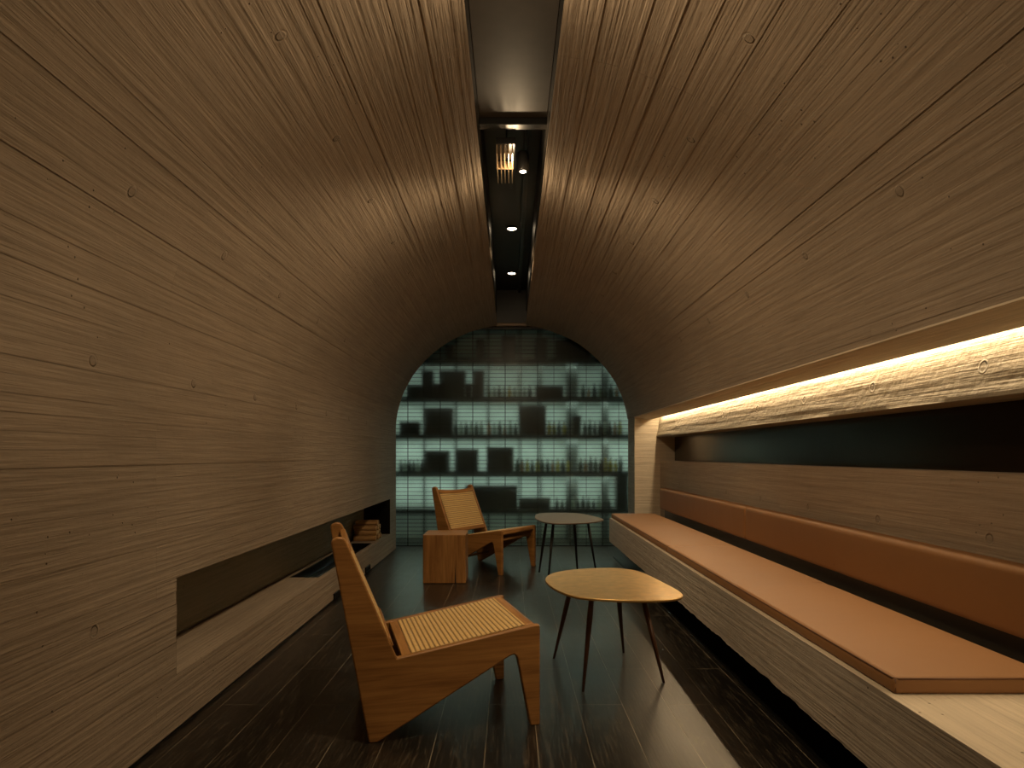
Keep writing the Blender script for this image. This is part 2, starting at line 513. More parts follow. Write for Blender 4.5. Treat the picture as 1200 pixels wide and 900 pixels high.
struct(obj('baseboard_left', bm, M['black']))

# fire trough set into the shelf
bm = bmesh.new()
x0, x1, y0, y1, zt, zf = TX0+.003, TX1-.003, TY0+.003, TY1-.003, NZ0-.004, NZ0-.08
w = .006
box(bm, x0, x1, y0, y1, zf, zf+w)
box(bm, x0, x0+w, y0, y1, zf, zt); box(bm, x1-w, x1, y0, y1, zf, zt)
box(bm, x0+w, x1-w, y0, y0+w, zf, zt); box(bm, x0+w, x1-w, y1-w, y1, zf, zt)
tr = obj('fire_trough', bm, M['steel'])
tag(tr, 'black steel fire trough let into the shelf of the long wall niche', 'trough')
bm = bmesh.new()
box(bm, x0+.08, x0+.10, y0+.03, y1-.03, zf+w, zf+.03)
tag(obj('burner_bar', bm, M['steel'], tr, bevel=.004))

# small black vents at the foot of the left wall
for i, (ya, yb, z0, z1, lab) in enumerate(((4.60, 4.80, .006, .052, 'small black vent at the wall foot nearest the near lounge chair'),
                                    (5.60, 5.78, .016, .062, 'small black vent at the wall foot below the firewood pile'))):
    t = empty('floor_vent', (XL+.001, (ya+yb)/2, z0))
    tag(t, lab, 'vent', 'wall foot vents')
    hy = (yb-ya)/2
    bm = bmesh.new()
    box(bm, -.004, .009, -hy, hy, 0, .006); box(bm, -.004, .009, -hy, hy, z1-z0-.006, z1-z0)
    box(bm, -.004, .009, -hy, -hy+.006, .006, z1-z0-.006); box(bm, -.004, .009, hy-.006, hy, .006, z1-z0-.006)
    obj('frame', bm, M['steel'], t)
    bm = bmesh.new(); box(bm, -.004, .003, -hy+.006, hy-.006, .006, z1-z0-.006)
    for k in range(1, 5):
        zz = .005+k*.007
        box(bm, .003, .007, -hy+.006, hy-.006, zz, zz+.003)
    obj('grille', bm, M['black'], t)

# ---- right side: alcove
AY1 = 6.745      # far end of the alcove
XW = 1.50
bm = bmesh.new(); uvl = bm.loops.layers.uv.new('UVMap')
# end pier: its left face carries on the vault line, its front face closes the alcove
box(bm, XR, 2.0, AY1, Y1, 0, 1.376)
auto_uv(bm, uvl)
for f in bm.faces:
    if abs(f.normal.y) > .7:
        f.material_index = 1
struct(obj('wall_right_pier', bm, [M['conc'], M['pale']])).name = 'wall_far_right'
# lower wall
bm = bmesh.new(); uvl = bm.loops.layers.uv.new('UVMap')
box(bm, XW, XW+.26, Y0, AY1, 0, .942); auto_uv(bm, uvl)
struct(obj('wall_right', bm, M['wall_r']))
# recess: end return, black back glass
bm = bmesh.new(); uvl = bm.loops.layers.uv.new('UVMap')
box(bm, 1.645, XW+.26, Y0, AY1, .942, 1.20); auto_uv(bm, uvl)
tag(obj('smoked_glass_panel', bm, M['smoke']), 'long smoked glass strip recessed in the right wall above the bench', 'glass panel')
# rough band above it, leaning out a little at its foot
bm = bmesh.new(); uvl = bm.loops.layers.uv.new('UVMap')
rz = random.Random(11)
nz = 22; ny = 420
grid = []
from mathutils import noise
for j in range(nz+1):
    z = 1.177+(1.42-1.177)*j/nz
    xb = 1.462 + (1.498-1.462)*min(1, (z-1.177)/.2)
    row = []
    for i in range(ny+1):
        y = Y0+(AY1-Y0)*i/ny
        r1 = noise.noise(Vector((y*1.2, z*38, 3.1)))*.0030
        r2 = noise.noise(Vector((y*8, z*55, 9.7)))*.0018
        st = noise.noise(Vector((y*.5, int((z+.006*noise.noise(Vector((y*1.5, z*3, 1))))/.031)*7.3, 0)))*.0045
        row.append(bm.verts.new((xb-abs(r1)-r2*.7+st, y, z)))
    grid.append(row)
for j in range(nz):
    for i in range(ny):
        f = bm.faces.new((grid[j][i], grid[j+1][i], grid[j+1][i+1], grid[j][i+1]))
        f.smooth = True
        for l in f.loops: l[uvl].uv = (l.vert.co.y, l.vert.co.z)
for P in ([(1.462, 1.177), (1.76, 1.177)], [(1.76, 1.177), (1.76, 1.42)], [(1.76, 1.42), (1.498, 1.42)]):
    f = uvquad(bm, uvl, [(P[0][0], Y0, P[0][1]), (P[1][0], Y0, P[1][1]), (P[1][0], AY1, P[1][1]), (P[0][0], AY1, P[0][1])],
           [(Y0, P[0][0]), (Y0, P[1][0]), (AY1, P[1][0]), (AY1, P[0][0])])
me = bpy.data.meshes.new('wall_right_upper'); bm.to_mesh(me); bm.free(); me.materials.append(M['band'])
o = bpy.data.objects.new('trim_5', me); COL.objects.link(o); struct(o)
# soffit under the vault edge, light slot above the band
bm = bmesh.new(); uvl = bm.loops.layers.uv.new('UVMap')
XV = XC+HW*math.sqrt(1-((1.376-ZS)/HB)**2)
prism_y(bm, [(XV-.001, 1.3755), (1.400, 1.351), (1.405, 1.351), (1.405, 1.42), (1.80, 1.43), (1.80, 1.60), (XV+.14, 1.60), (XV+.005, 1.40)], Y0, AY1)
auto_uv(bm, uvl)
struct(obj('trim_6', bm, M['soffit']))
# led profile in the slot
bm = bmesh.new(); box(bm, 1.464, 1.490, Y0+.1, AY1-.01, 1.404, 1.4195)
led = tag(obj('cove_light', bm, M['steel']), 'warm strip light hidden in the slot above the rough concrete band', 'light strip')
bm = bmesh.new(); box(bm, 1.468, 1.487, Y0+.1, AY1-.01, 1.399, 1.404)
obj('diffuser', bm, M['led'], led)

# wall behind the camera
bm = bmesh.new(); uvl = bm.loops.layers.uv.new('UVMap')
box(bm, -1.6, 2.0, Y0-.2, Y0, 0, 2.8); auto_uv(bm, uvl, 'x')
struct(obj('wall_front', bm, M['conc']))

# metal strip on the floor below the bench and recessed plinth
bm = bmesh.new(); box(bm, 1.005, 1.018, Y0, 6.60, 0, .004)
struct(obj('trim_7', bm, M['steel']))
bm = bmesh.new(); box(bm, 1.22, XW, Y0, 6.745, 0, .30)
struct(obj('baseboard_right', bm, M['black']))

# ---- concrete bench
BX, BT, BB, BY1 = .950, .395, .170, 6.47
b = empty('concrete_bench', (BX, 4.0, 0))
tag(b, 'long board-marked concrete bench cantilevered along the right wall', 'bench')
bm = bmesh.new(); uvl = bm.loops.layers.uv.new('UVMap')
# rough front face with board relief
zs = [BB+(BT-BB)*k/8 for k in range(9)]
ys = [Y0+(BY1-Y0)*k/400 for k in range(401)]
fr = []
for j, z in enumerate(zs):
    r = []
    for i, y in enumerate(ys):
        dx = noise.noise(Vector((y*1.1, j*2.3, 4)))*.003 + (noise.noise(Vector((y*14, j*1.7, 8)))*.0022)
        dz = 0
        if j == 0: dz = max(0, noise.noise(Vector((y*9, 2.2, 1))))*.012 + noise.noise(Vector((y*30, 1, 1)))*.004
        if j == 8: dz = -max(0, noise.noise(Vector((y*7, 5.2, 1)))-.25)*.006; dx *= .4
        r.append(bm.verts.new((BX+abs(dx)*.8-BX, y-4.0, z+dz)))
    fr.append(r)
for j in range(8):
    for i in range(400):
        f = bm.faces.new((fr[j][i], fr[j+1][i], fr[j+1][i+1], fr[j][i+1]))
        for l in f.loops: l[uvl].uv = (l.vert.co.y, l.vert.co.z)
X2 = XW-BX-.001
fb = [bm.verts.new((.12, y-4.0, BB+.004)) for y in ys]
ft = [bm.verts.new((X2, y-4.0, BT)) for y in ys]
for i in range(400):
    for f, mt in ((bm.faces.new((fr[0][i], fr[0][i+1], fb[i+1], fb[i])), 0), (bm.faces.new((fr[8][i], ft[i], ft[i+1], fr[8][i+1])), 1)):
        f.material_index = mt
        for l in f.loops: l[uvl].uv = (l.vert.co.y, l.vert.co.x)
def simp(P, mt=0):
    f = uvquad(bm, uvl, P, [(p[0] if abs(P[0][1]-P[2][1]) < 1e-6 else p[1], p[2]) for p in P], mt)
for yy, col in ((BY1-4.0, -1), (Y0-4.0, 0)):
    f = bm.faces.new([fr[j][col] for j in range(9)]+[bm.verts.new((X2, yy, BT)), bm.verts.new((X2, yy, BT-.10)), bm.verts.new((.12, yy, BT-.10)), bm.verts.new((.12, yy, BB+.004))])
    for l in f.loops: l[uvl].uv = (l.vert.co.x, l.vert.co.z)
simp([(.12, Y0-4, BB+.004), (.12, BY1-4, BB+.004), (.12, BY1-4, BT-.1), (.12, Y0-4, BT-.1)])
simp([(.12, Y0-4, BT-.1), (.12, BY1-4, BT-.1), (X2, BY1-4, BT-.1), (X2, Y0-4, BT-.1)])
o = obj('slab', bm, [M['bench'], M['pale']], b)

# ---- cushions
def cushion(name, x0, x1, y0, y1, z0, z1, lab, cat, grp, seams, piping=True, puff=.006, lean=0.0):
    cx, cy = (x0+x1)/2, (y0+y1)/2
    t = empty(name, (cx, cy, z0))
    tag(t, lab, cat, grp)
    hx, hy, h = (x1-x0)/2, (y1-y0)/2, z1-z0
    bm = bmesh.new()
    nx, ny, nzz = 8, 60, 3
    box(bm, -hx, hx, -hy, hy, 0, h)
    o = obj('cushion_body', bm, M['leather'], t)
    bm = bmesh.new(); bm.from_mesh(o.data)
    bmesh.ops.bevel(bm, geom=[e for e in bm.edges], offset=min(h, 2*hx)*.28, segments=5, profile=.6, affect='EDGES')
    bmesh.ops.bisect_plane
    for k in range(1, 40):
        yy = -hy+2*hy*k/40
        bmesh.ops.bisect_plane(bm, geom=bm.verts[:]+bm.edges[:]+bm.faces[:], plane_co=(0, yy, 0), plane_no=(0, 1, 0))
    for k in range(1, 8):
        xx = -hx+2*hx*k/8
        bmesh.ops.bisect_plane(bm, geom=bm.verts[:]+bm.edges[:]+bm.faces[:], plane_co=(xx, 0, 0), plane_no=(1, 0, 0))
    bmesh.ops.bisect_plane(bm, geom=bm.verts[:]+bm.edges[:]+bm.faces[:], plane_co=(0, 0, h/2), plane_no=(0, 0, 1))
    for v in bm.verts:
        fx = 1-(v.co.x/hx)**2; fy = 1-(v.co.y/hy)**8; fz = 1-((v.co.z-h/2)/(h/2))**2
        wv = noise.noise(Vector((v.co.x*3, (v.co.y+cy)*1.3, 2)))*.0022
        for sy in seams:                      # dip where the cover is stitched across
            wv -= .0035*math.exp(-((v.co.y+cy-sy)/.03)**2)
        if hx*2 > h:
            if v.co.z > h*.5: v.co.z += (puff*max(0, fx)*max(0, fy)+wv)
            v.co.x += math.copysign(.004, v.co.x)*max(0, fz)*(1 if abs(v.co.x) > hx*.9 else 0)
        else:
            if v.co.x < 0: v.co.x -= puff*max(0, fz)*max(0, fy)+wv
            v.co.z += math.copysign(.002, v.co.z-h/2)*max(0, fx)*max(0, fy)
    if lean:
        for v in bm.verts: v.co.x += lean*(v.co.z)
    bm.to_mesh(o.data); bm.free()
    for p in o.data.polygons: p.use_smooth = True
    # piping along the upper front edge and round the near end
    bm = bmesh.new()
    r = .0022
    if piping:
        k = min(h, 2*hx)*.17
        zt = h-k*.7
        pts = [(-hx-.002, hy-.03, zt), (-hx-.002, -hy+.012, zt), (-hx+.010, -hy+.001, zt), (hx-.02, -hy+.001, zt)]
        for a, c in zip(pts, pts[1:]): tube(bm, a, c, r, r, 8)
        tube(bm, (-hx+.003, -hy+.003, k*.6), (-hx+.003, -hy+.003, zt), r, r, 8)
    for sy in seams:
        yy = sy-cy
        if hx*2 > h: tube(bm, (-hx+.02, yy, h+puff*.35-.0024), (0, yy, h+puff-.0042), .0014, .0014, 6); tube(bm, (0, yy, h+puff-.0042), (hx-.02, yy, h+puff*.35-.0024), .0014, .0014, 6)
        else: tube(bm, (-hx-puff*.6+lean*.03+.003, yy, .03), (-hx-puff*.6+lean*(h-.03)+.003, yy, h-.03), .0014, .0014, 6)
    if len(bm.verts): obj('piping', bm, M['stitch'], t, smooth=True)
    else: bm.free()
    if hx*2 < h:
        bm = bmesh.new(); box(bm, .012, hx, -hy-.004, hy+.004, BT+.0005-z0, -.0005)
        obj('support_panel', bm, M['black'], t)
    return t
G1, G2 = 'seat cushions on the concrete bench', 'back cushions above the concrete bench'
cushion('seat_cushion', .970, 1.385, 1.70, 4.155, BT, .440, 'nearer long tan leather seat cushion on the concrete bench, ending in the foreground', 'cushion', G1, [2.95])
cushion('seat_cushion', .970, 1.385, 4.163, 6.46, BT, .440, 'farther long tan leather seat cushion on the concrete bench, by the green glass end wall', 'cushion', G1, [])
cushion('back_cushion', 1.420, 1.4995, 1.75, 4.075, .486, .684, 'nearer long tan leather back cushion fixed to the right wall above the bench', 'cushion', G2, [2.95], False, .008)
cushion('back_cushion', 1.420, 1.4995, 4.083, 6.42, .486, .684, 'farther long tan leather back cushion fixed to the right wall by the pale end pier', 'cushion', G2, [5.34], False, .008)

# ------------------------------------------------------------------ lounge chairs (kangaroo-like profile)
def rib_sheet(w, pts, off, nu=44, nv=150):
    """woven sheet: pts = polyline in xz (x forward); width across y; UV in metres"""
    bm = bmesh.new(); uvl = bm.loops.layers.uv.new('UVMap')
    L = [0]
    for a, c in zip(pts, pts[1:]): L.append(L[-1]+math.hypot(c[0]-a[0], c[1]-a[1]))
    tot = L[-1]
    def at(s):
        for i in range(len(pts)-1):
            if s <= L[i+1]+1e-9:
                k = (s-L[i])/(L[i+1]-L[i])
                dx, dz = pts[i+1][0]-pts[i][0], pts[i+1][1]-pts[i][1]
                l = math.hypot(dx, dz)
                return pts[i][0]+dx*k, pts[i][1]+dz*k, -dz/l, dx/l
    for side in (1, -1):
        rows = []
        for j in range(nv+1):
            s = tot*j/nv
            x, z, nx, nz_ = at(s)
            r = []
            for i in range(nu+1):
                y = -w/2+w*i/nu
                hgt = .0008*abs(math.sin(PI*s/.0175)) + .0006*math.sin(PI*y/.0096)
                d = side*(off+hgt)
                r.append((bm.verts.new((x+nx*d, y, z+nz_*d)), (y, s)))
            rows.append(r)
        for j in range(nv):
            for i in range(nu):
                q = (rows[j][i], rows[j][i+1], rows[j+1][i+1], rows[j+1][i])
                f = bm.faces.new([k[0] for k in q]); f.smooth = True
                for l, k in zip(f.loops, q): l[uvl].uv = k[1]
    return bm

# side profile (x forward from rear foot, z up)
PROF = [(0, 0), (.030, 0), (.505, .262), (.522, .268), (.534, .258), (.585, 0), (.622, 0), (.622, .372), (.600, .3715),
        (.097, .288), (-.077, .706), (-.088, .716), (-.106, .718), (-.124, .708), (-.126, .695)]
def rail(bm, c, dirx, w, h, half):      # bar across the width: centre xz, local axis direction, width along it, height
    dx, dz = dirx; l = math.hypot(dx, dz); dx /= l; dz /= l
    nx, nz_ = -dz, dx
    P = [(c[0]+a*dx*w/2+b_*nx*h/2, c[1]+a*dz*w/2+b_*nz_*h/2) for a, b_ in ((-1, -1), (1, -1), (1, 1), (-1, 1))]
    prism_y(bm, P, -half, half)

def make_chair():
    t = empty('lounge_chair', (0, 0, 0))
    W, T = .555, .030
    for s in (-1, 1):
        bm = bmesh.new()
        y0 = s*(W/2); y1 = s*(W/2-T)
        prism_y(bm, PROF, min(y0, y1), max(y0, y1))
        obj('side_panel', bm, M['teak_x'], t, bevel=.007, seg=4)
    half = W/2-T
    # seat: two cross rails, long cleats, cane
    sx0, sz0, sx1, sz1 = .135, .277, .600, .354
    d = (sx1-sx0, sz1-sz0)
    bm = bmesh.new(); rail(bm, (sx0, sz0), d, .034, .030, half); obj('rear_seat_rail', bm, M['teak_y'], t, bevel=.004)
    bm = bmesh.new(); rail(bm, (sx1-.008, sz1-.006), d, .046, .044, half); obj('front_seat_rail', bm, M['teak_y'], t, bevel=.014, seg=5)
    bm = rib_sheet(half*2-.004, [(sx0+.016, sz0+.0085+.003), (sx1-.026, sz1+.0085-.001)], .005)
    obj('cane_seat', bm, M['cane'], t, smooth=True)
    # back: rails along the posts line
    bx, bz = .0705, .3345
    tx, tz = -.0855, .7025
    d = (tx-bx, tz-bz)
    bm = bmesh.new(); rail(bm, (bx, bz), d, .034, .026, half); obj('lower_back_rail', bm, M['teak_y'], t, bevel=.006, seg=3)
    # upper rail dips in the middle
    bm = bmesh.new()
    l = math.hypot(*d); ux, uz = d[0]/l, d[1]/l; nx, nz_ = -uz, ux
    n = 16; rings = []
    for i in range(n+1):
        y = -half+2*half*i/n; k = 1-(y/half)**2
        c = (tx-ux*(.030+.014*k), tz-uz*(.030+.014*k))
        rings.append([bm.verts.new((c[0]+a*ux*.017+b_*nx*.012, y, c[1]+a*uz*.017+b_*nz_*.012)) for a, b_ in ((-1, -1), (1, -1), (1, 1), (-1, 1))])
    for a, c in zip(rings, rings[1:]):
        for k in range(4): bm.faces.new((a[k], a[(k+1) % 4], c[(k+1) % 4], c[k]))
    bm.faces.new(rings[0]); bm.faces.new(rings[-1][::-1])
    obj('upper_back_rail', bm, M['teak_y'], t, bevel=.006, seg=3)
    bm = rib_sheet(half*2-.004, [(bx+ux*.012-nx*.0, bz+uz*.012), (tx-ux*.052, tz-uz*.052)], .006)
    obj('cane_back', bm, M['cane'], t, smooth=True)
    # stretchers between the side panels
    bm = bmesh.new(); tube(bm, (.575, -half-.001, .285), (.575, half+.001, .285), .010, .010, 16)
    obj('stretcher', bm, M['teak_y'], t, smooth=True)
    bm = bmesh.new(); tube(bm, (.115, -half-.001, .095), (.115, half+.001, .095), .010, .010, 16)
    obj('stretcher', bm, M['teak_y'], t, smooth=True)
    return t

def copy_thing(t):
    c = t.copy(); COL.objects.link(c)
    for ch in list(t.children):
        k = ch.copy(); COL.objects.link(k); k.parent = c
        k.matrix_parent_inverse = ch.matrix_parent_inverse.copy()
    return c
ch1 = make_chair()
ch2 = copy_thing(ch1)
ch1.location = (-.562, 2.600, 0); ch1.rotation_euler.z = math.radians(15.2)
ch2.location = (-.442, 6.150, 0); ch2.rotation_euler.z = math.radians(-33)
tag(ch1, 'large near teak lounge chair seen from its side with cane seat and back', 'lounge chair', 'teak and cane lounge chairs')
tag(ch2, 'smaller far teak lounge chair standing behind the wooden block, before the green glass', 'lounge chair', 'teak and cane lounge chairs')

# ------------------------------------------------------------------ wooden block side table
t = empty('side_table', (-.513, 5.395, 0))
tag(t, 'square teak block side table with a split in its front, beside the far chair', 'side table')
bm = bmesh.new(); box(bm, -.165, .165, -.164, .164, .003, .3765)
obj('body', bm, M['teak_z'], t, bevel=.003)
bm = bmesh.new(); box(bm, -.163, .163, -.162, .162, .3767, .3785)
obj('table_top', bm, M['teak_x'], t)
bm = bmesh.new()
prism_y(bm, [(.082, .004), (.094, .004), (.088, .16)], -.1647, -.155)
obj('split', bm, M['black'], t)

# ------------------------------------------------------------------ coffee tables
def smooth_outline(pts, n=8):
    out = []; m = len(pts)
    for i in range(m):
        p0, p1, p2, p3 = (Vector(pts[(i+k-1) % m]) for k in range(4))
        for j in range(n):
            t_ = j/n
            out.append(.5*((2*p1)+(-p0+p2)*t_+(2*p0-5*p1+4*p2-p3)*t_*t_+(-p0+3*p1-3*p2+p3)*t_**3))
    return out
def coffee_table(lab, outline, c, zt, feet, spread, mtop, mleg, rt, rbm):
    t = empty('coffee_table', (c[0], c[1], 0))
    tag(t, lab, 'coffee table', 'rounded triangular coffee tables')
    ol = smooth_outline([(x-c[0], y-c[1]) for x, y in outline])
    bm = bmesh.new()
    T = .011
    levels = [(.988, zt-T), (.998, zt-T*.6), (1.0, zt-T*.3), (.999, zt-.001), (.996, zt)]
    rings = []
    for k, z in levels:
        rings.append([bm.verts.new((p.x*k, p.y*k, z)) for p in ol])
    n = len(ol)
    for a, b_ in zip(rings, rings[1:]):
        for i in range(n): bm.faces.new((a[i], a[(i+1) % n], b_[(i+1) % n], b_[i]))
    bm.faces.new(rings[0][::-1]); bm.faces.new(rings[-1])
    obj('tabletop', bm, mtop, t)
    fx = sum(f[0] for f in feet)/4; fy = sum(f[1] for f in feet)/4
    for f in feet:
        bm = bmesh.new()
        p1 = (fx+(f[0]-fx)*spread-c[0], fy+(f[1]-fy)*spread-c[1], zt-T-.001)
        p0 = (f[0]-c[0], f[1]-c[1], 0.0)
        pm = [p0[i]+(p1[i]-p0[i])*.72 for i in range(3)]
        tube(bm, p0, pm, rbm, rt, 16); tube(bm, pm, p1, rt, rt*.82, 16)
        bmesh.ops.remove_doubles(bm, verts=bm.verts, dist=1e-5)
        leg = obj('leg', bm, mleg, t, smooth=True)
        bm = bmesh.new()
        lathe(bm, [(.017, -.004), (.017, 0)], 16, (p1[0], p1[1], zt-T-.0005))
        obj('mounting_disc', bm, M['steel'], leg)
    return t
def pl(pts, zt):      # picture outline projected onto the table-top plane, in metres
    out = []
    for x, y in pts:
        Y = 790*(1-zt)/(y-533); out.append(((x-598)/790*Y, Y))
    return out
o1 = [(639,679.5),(643,673.8),(654,670),(673,667.2),(698,665.6),(723,665.6),(744.5,668.4),(760,674),(778.7,683.2),(794,691.5),(800.3,697),(797.5,700.4),(782,702.8),(760,703.6),(735,703.4),(710,702.3),(691.6,701),(673,698.5),(657,693.2),(645,686.5)]
coffee_table('large brass-topped coffee table with brown tapered legs in the foreground', pl(o1, .41), (.43, 3.08), .41,
             [(.2138,3.312),(.3068,2.845),(.573,3.41),(.674,2.961)], .62, M['brass'], M['legbrown'], .0125, .0055)
o2 = [(627,605.3),(628.6,602.6),(638.7,601),(666.7,600.9),(682,602),(697.8,605.2),(707,608.4),(704.6,610),(691.5,612.1),(666.7,613.4),(648,613.1),(635.6,611),(628,607.6)]
coffee_table('dark bronze coffee table with thin black legs standing beside the far chair', pl(o2, .455), (.48, 5.78), .455,
             [(.2455,5.737),(.3188,5.60),(.584,5.87),(.752,5.953)], .72, M['bronze'], M['legblack'], .013, .007)

# ------------------------------------------------------------------ firewood
rw = random.Random(5)
def make_log(r, L, split):
    t_ = bmesh.new()
    n = 7 if split else 10
    A = []; B = []
    for i in range(n):
        a = 2*PI*i/n+rw.uniform(-.15, .15); rr = r*rw.uniform(.86, 1.08)
        y, z = math.cos(a)*rr, math.sin(a)*rr
        if split and z < -r*.35: z = -r*.35
        A.append(t_.verts.new((-L/2, y, z))); B.append(t_.verts.new((L/2, y*rw.uniform(.93, 1.04), z)))
    for i in range(n): t_.faces.new((A[i], A[(i+1) % n], B[(i+1) % n], B[i])).material_index = 0
    f = t_.faces.new(A[::-1]); f.material_index = 1
    f = t_.faces.new(B); f.material_index = 1
    return t_
zc = NZ0
LOGY = 6.19
r0 = .026
names = [['bottom left', 'bottom centre left', 'bottom centre', 'bottom centre right', 'bottom right']]
rows_ = [5, 4, 4, 2]
lab_r = ['bottom row', 'second row up', 'third row up', 'top row']
ordn = ['first', 'second', 'third', 'fourth', 'fifth']
k = 0
for ri, n in enumerate(rows_):
    for i in range(n):
        y = LOGY + r0 + i*2*r0*1.06 + (ri*r0*1.03 if ri < 2 else (ri-1)*r0*.9) 
        z = zc + r0*1.03 + ri*r0*1.76
        L = .20*rw.uniform(.94, 1.05)
        o = obj('firewood_log', make_log(r0*rw.uniform(.94, 1.0), L, False), [M['bark'], M['logend']], None, loc=(-1.338+rw.uniform(-.008, .010), y, z), bevel=.002, seg=1)
        o.rotation_euler = (0, 0, rw.uniform(-.03, .03))
        tag(o, f'firewood log in the wall niche, {ordn[i]} from near end in {lab_r[ri]}', 'firewood log', 'firewood stacked in the niche')

# ------------------------------------------------------------------ glass brick end wall and what stands behind it
GY0, GY1 = 7.40, 7.44
gx0, gx1, gzt = -1.36, 1.40, 2.55
bm = bmesh.new(); box(bm, gx0, gx1, GY0, GY1, .006, gzt)
gl = struct(obj('window_1', bm, M['glass']))
gl['label'] = 'wall of pale green glass bricks closing the vault'
bm = bmesh.new()
x = -1.124-.178
k = 0
while x < gx1:
    w_ = .008 if k % 2 else .0045
    box(bm, x-w_/2, x+w_/2, GY0-.004, GY0-.0005, .006, gzt)
    x += .178; k += 1
z = .035
k = 0
while z < gzt:
    w_ = .0046
    box(bm, gx0, gx1, GY0-.003, GY0-.0005, z-w_/2, z+w_/2)
    z += .0432; k += 1
obj('brick_joints', bm, M['joint'], gl)
bm = bmesh.new(); box(bm, gx0, gx1, GY0-.02, GY1+.02, 0, .006)
obj('sill', bm, M['steel'], gl)

BYW = 8.16
bm = bmesh.new(); box(bm, -1.75, 2.0, BYW, BYW+.1, 0, 2.9)
struct(obj('wall_back', bm, M['backwall']))
bm = bmesh.new()
box(bm, -1.75, -1.65, 7.13, BYW, 0, 2.9); box(bm, 1.9, 2.0, 7.13, BYW, 0, 2.9)
struct(obj('wall_store', bm, M['black'])).name = 'wall_store_sides'
bm = bmesh.new(); box(bm, -1.75, 2.0, 7.0, BYW+.1, 2.9, 3.0)
struct(obj('ceiling_store', bm, M['black']))
SF = 7.78; PPM = 790/SF
def sx(px): return (px-598)/PPM
def szz(py): return 1-(py-533)/PPM
levels = [420.5, 465.3, 509.0, 552.8, 596.5]
rown = ['top', 'second', 'third', 'fourth', 'lowest']
for i, py in enumerate(levels):
    z = szz(py)
    bm = bmesh.new(); box(bm, -1.62, 1.88, SF+.014, BYW-.02, z-.024, z)
    lp = bmesh.new(); box(lp, -1.62, 1.88, SF, SF+.013, z-.058, z)
    sh = obj('display_shelf', bm, M['shelf'], None, bevel=.002, seg=1)
    tag(sh, f'{rown[i]} dark display shelf behind the green glass wall', 'shelf', 'display shelves behind the glass')
    obj('front_lip', lp, M['shelf'], sh)
for px, w_ in ((494, .03), (532, .035), (571, .03), (609, .03), (634, .04), (672, .14), (712, .08)):
    bm = bmesh.new(); xx = sx(px)
    for (za, zb_) in [(0, szz(levels[4])-.024)]+[(szz(levels[j+1]), szz(levels[j])-.024) for j in range(4)]+[(szz(levels[0]), 2.88)]:
        yy = SF+.20 if px > 640 else SF+.25
        box(bm, xx-w_/2, xx+w_/2, yy+.0, yy+.025, za+.0005, zb_-.0005)
    side = {494: 'leftmost', 532: 'second from left', 571: 'third from left', 609: 'middle', 634: 'third from right', 672: 'wide grey, second from right', 712: 'rightmost'}[px]
    tag(obj('shelf_post', bm, M['boxgrey'], None), f'upright shelf post behind the glass wall, {side}', 'shelf post', 'posts between the display shelves')
def dbox(x0, x1, top, lv, lab, mat='boxdark', dy=.03, dep=.16):
    z0 = szz(levels[lv]) if lv < 5 else 0
    bm = bmesh.new(); X0, X1 = sx(x0), sx(x1); z1 = szz(top)
    t = empty('storage_box', ((X0+X1)/2, SF+dy+dep/2, z0+.0005))
    h = (z1-z0); hw = (X1-X0)/2
    box(bm, -hw, hw, -dep/2, dep/2, 0, h*.82); obj('box_body', bm, M[mat], t, bevel=.003, seg=1)
    bm = bmesh.new(); box(bm, -hw-.002, hw+.002, -dep/2-.002, dep/2+.002, h*.82, h); obj('lid', bm, M[mat], t, bevel=.003, seg=1)
    tag(t, lab, 'box', 'dark boxes on the display shelves')
dbox(522, 531, 404, 0, 'small dark box at the left end of the top shelf')
dbox(558, 567, 397, 0, 'narrow dark box on the top shelf, left of the ceiling slot')
dbox(588, 604, 393, 0, 'dark box on the top shelf directly below the ceiling slot')
dbox(628, 641, 396, 0, 'dark box on the top shelf, right of the ceiling slot')
dbox(652, 692, 398, 0, 'wide dark box at the right end of the top shelf')
dbox(477, 493, 451, 1, 'low dark box at the far left of the second shelf')
dbox(494, 507, 434, 1, 'tall narrow dark box at the left of the second shelf')
dbox(508, 514, 449, 1, 'low dark box squeezed between two taller ones on the second shelf')
dbox(515, 545, 434, 1, 'wide tall dark box on the second shelf')
dbox(546, 553, 449, 1, 'low narrow dark box right of the widest box on the second shelf')
dbox(554, 567, 434, 1, 'tall dark box right of the low narrow one on the second shelf')
dbox(628, 660, 452, 1, 'long low dark box right of centre on the second shelf')
dbox(468, 491, 494, 2, 'low dark box at the left end of the third shelf')
dbox(496, 530, 478, 2, 'big dark box on the left of the third shelf')
dbox(608, 640, 475, 2, 'big dark box in the middle of the third shelf')
dbox(672, 681, 487, 2, 'narrow dark box right of the yellow bottles on the third shelf')
dbox(497, 526, 528, 3, 'dark square box on the left of the fourth shelf')
dbox(534, 560, 526, 3, 'dark square box in the middle of three on the fourth shelf')
dbox(570, 602, 524, 3, 'dark square box right of two others on the fourth shelf')
dbox(545, 606, 569, 4, 'wide dark box on the lowest shelf behind the far chair')
dbox(608, 645, 584, 4, 'low dark box on the lowest shelf above the bronze table')
dbox(723, 737, 557, 4, 'tall black box at the right end of the lowest shelf')

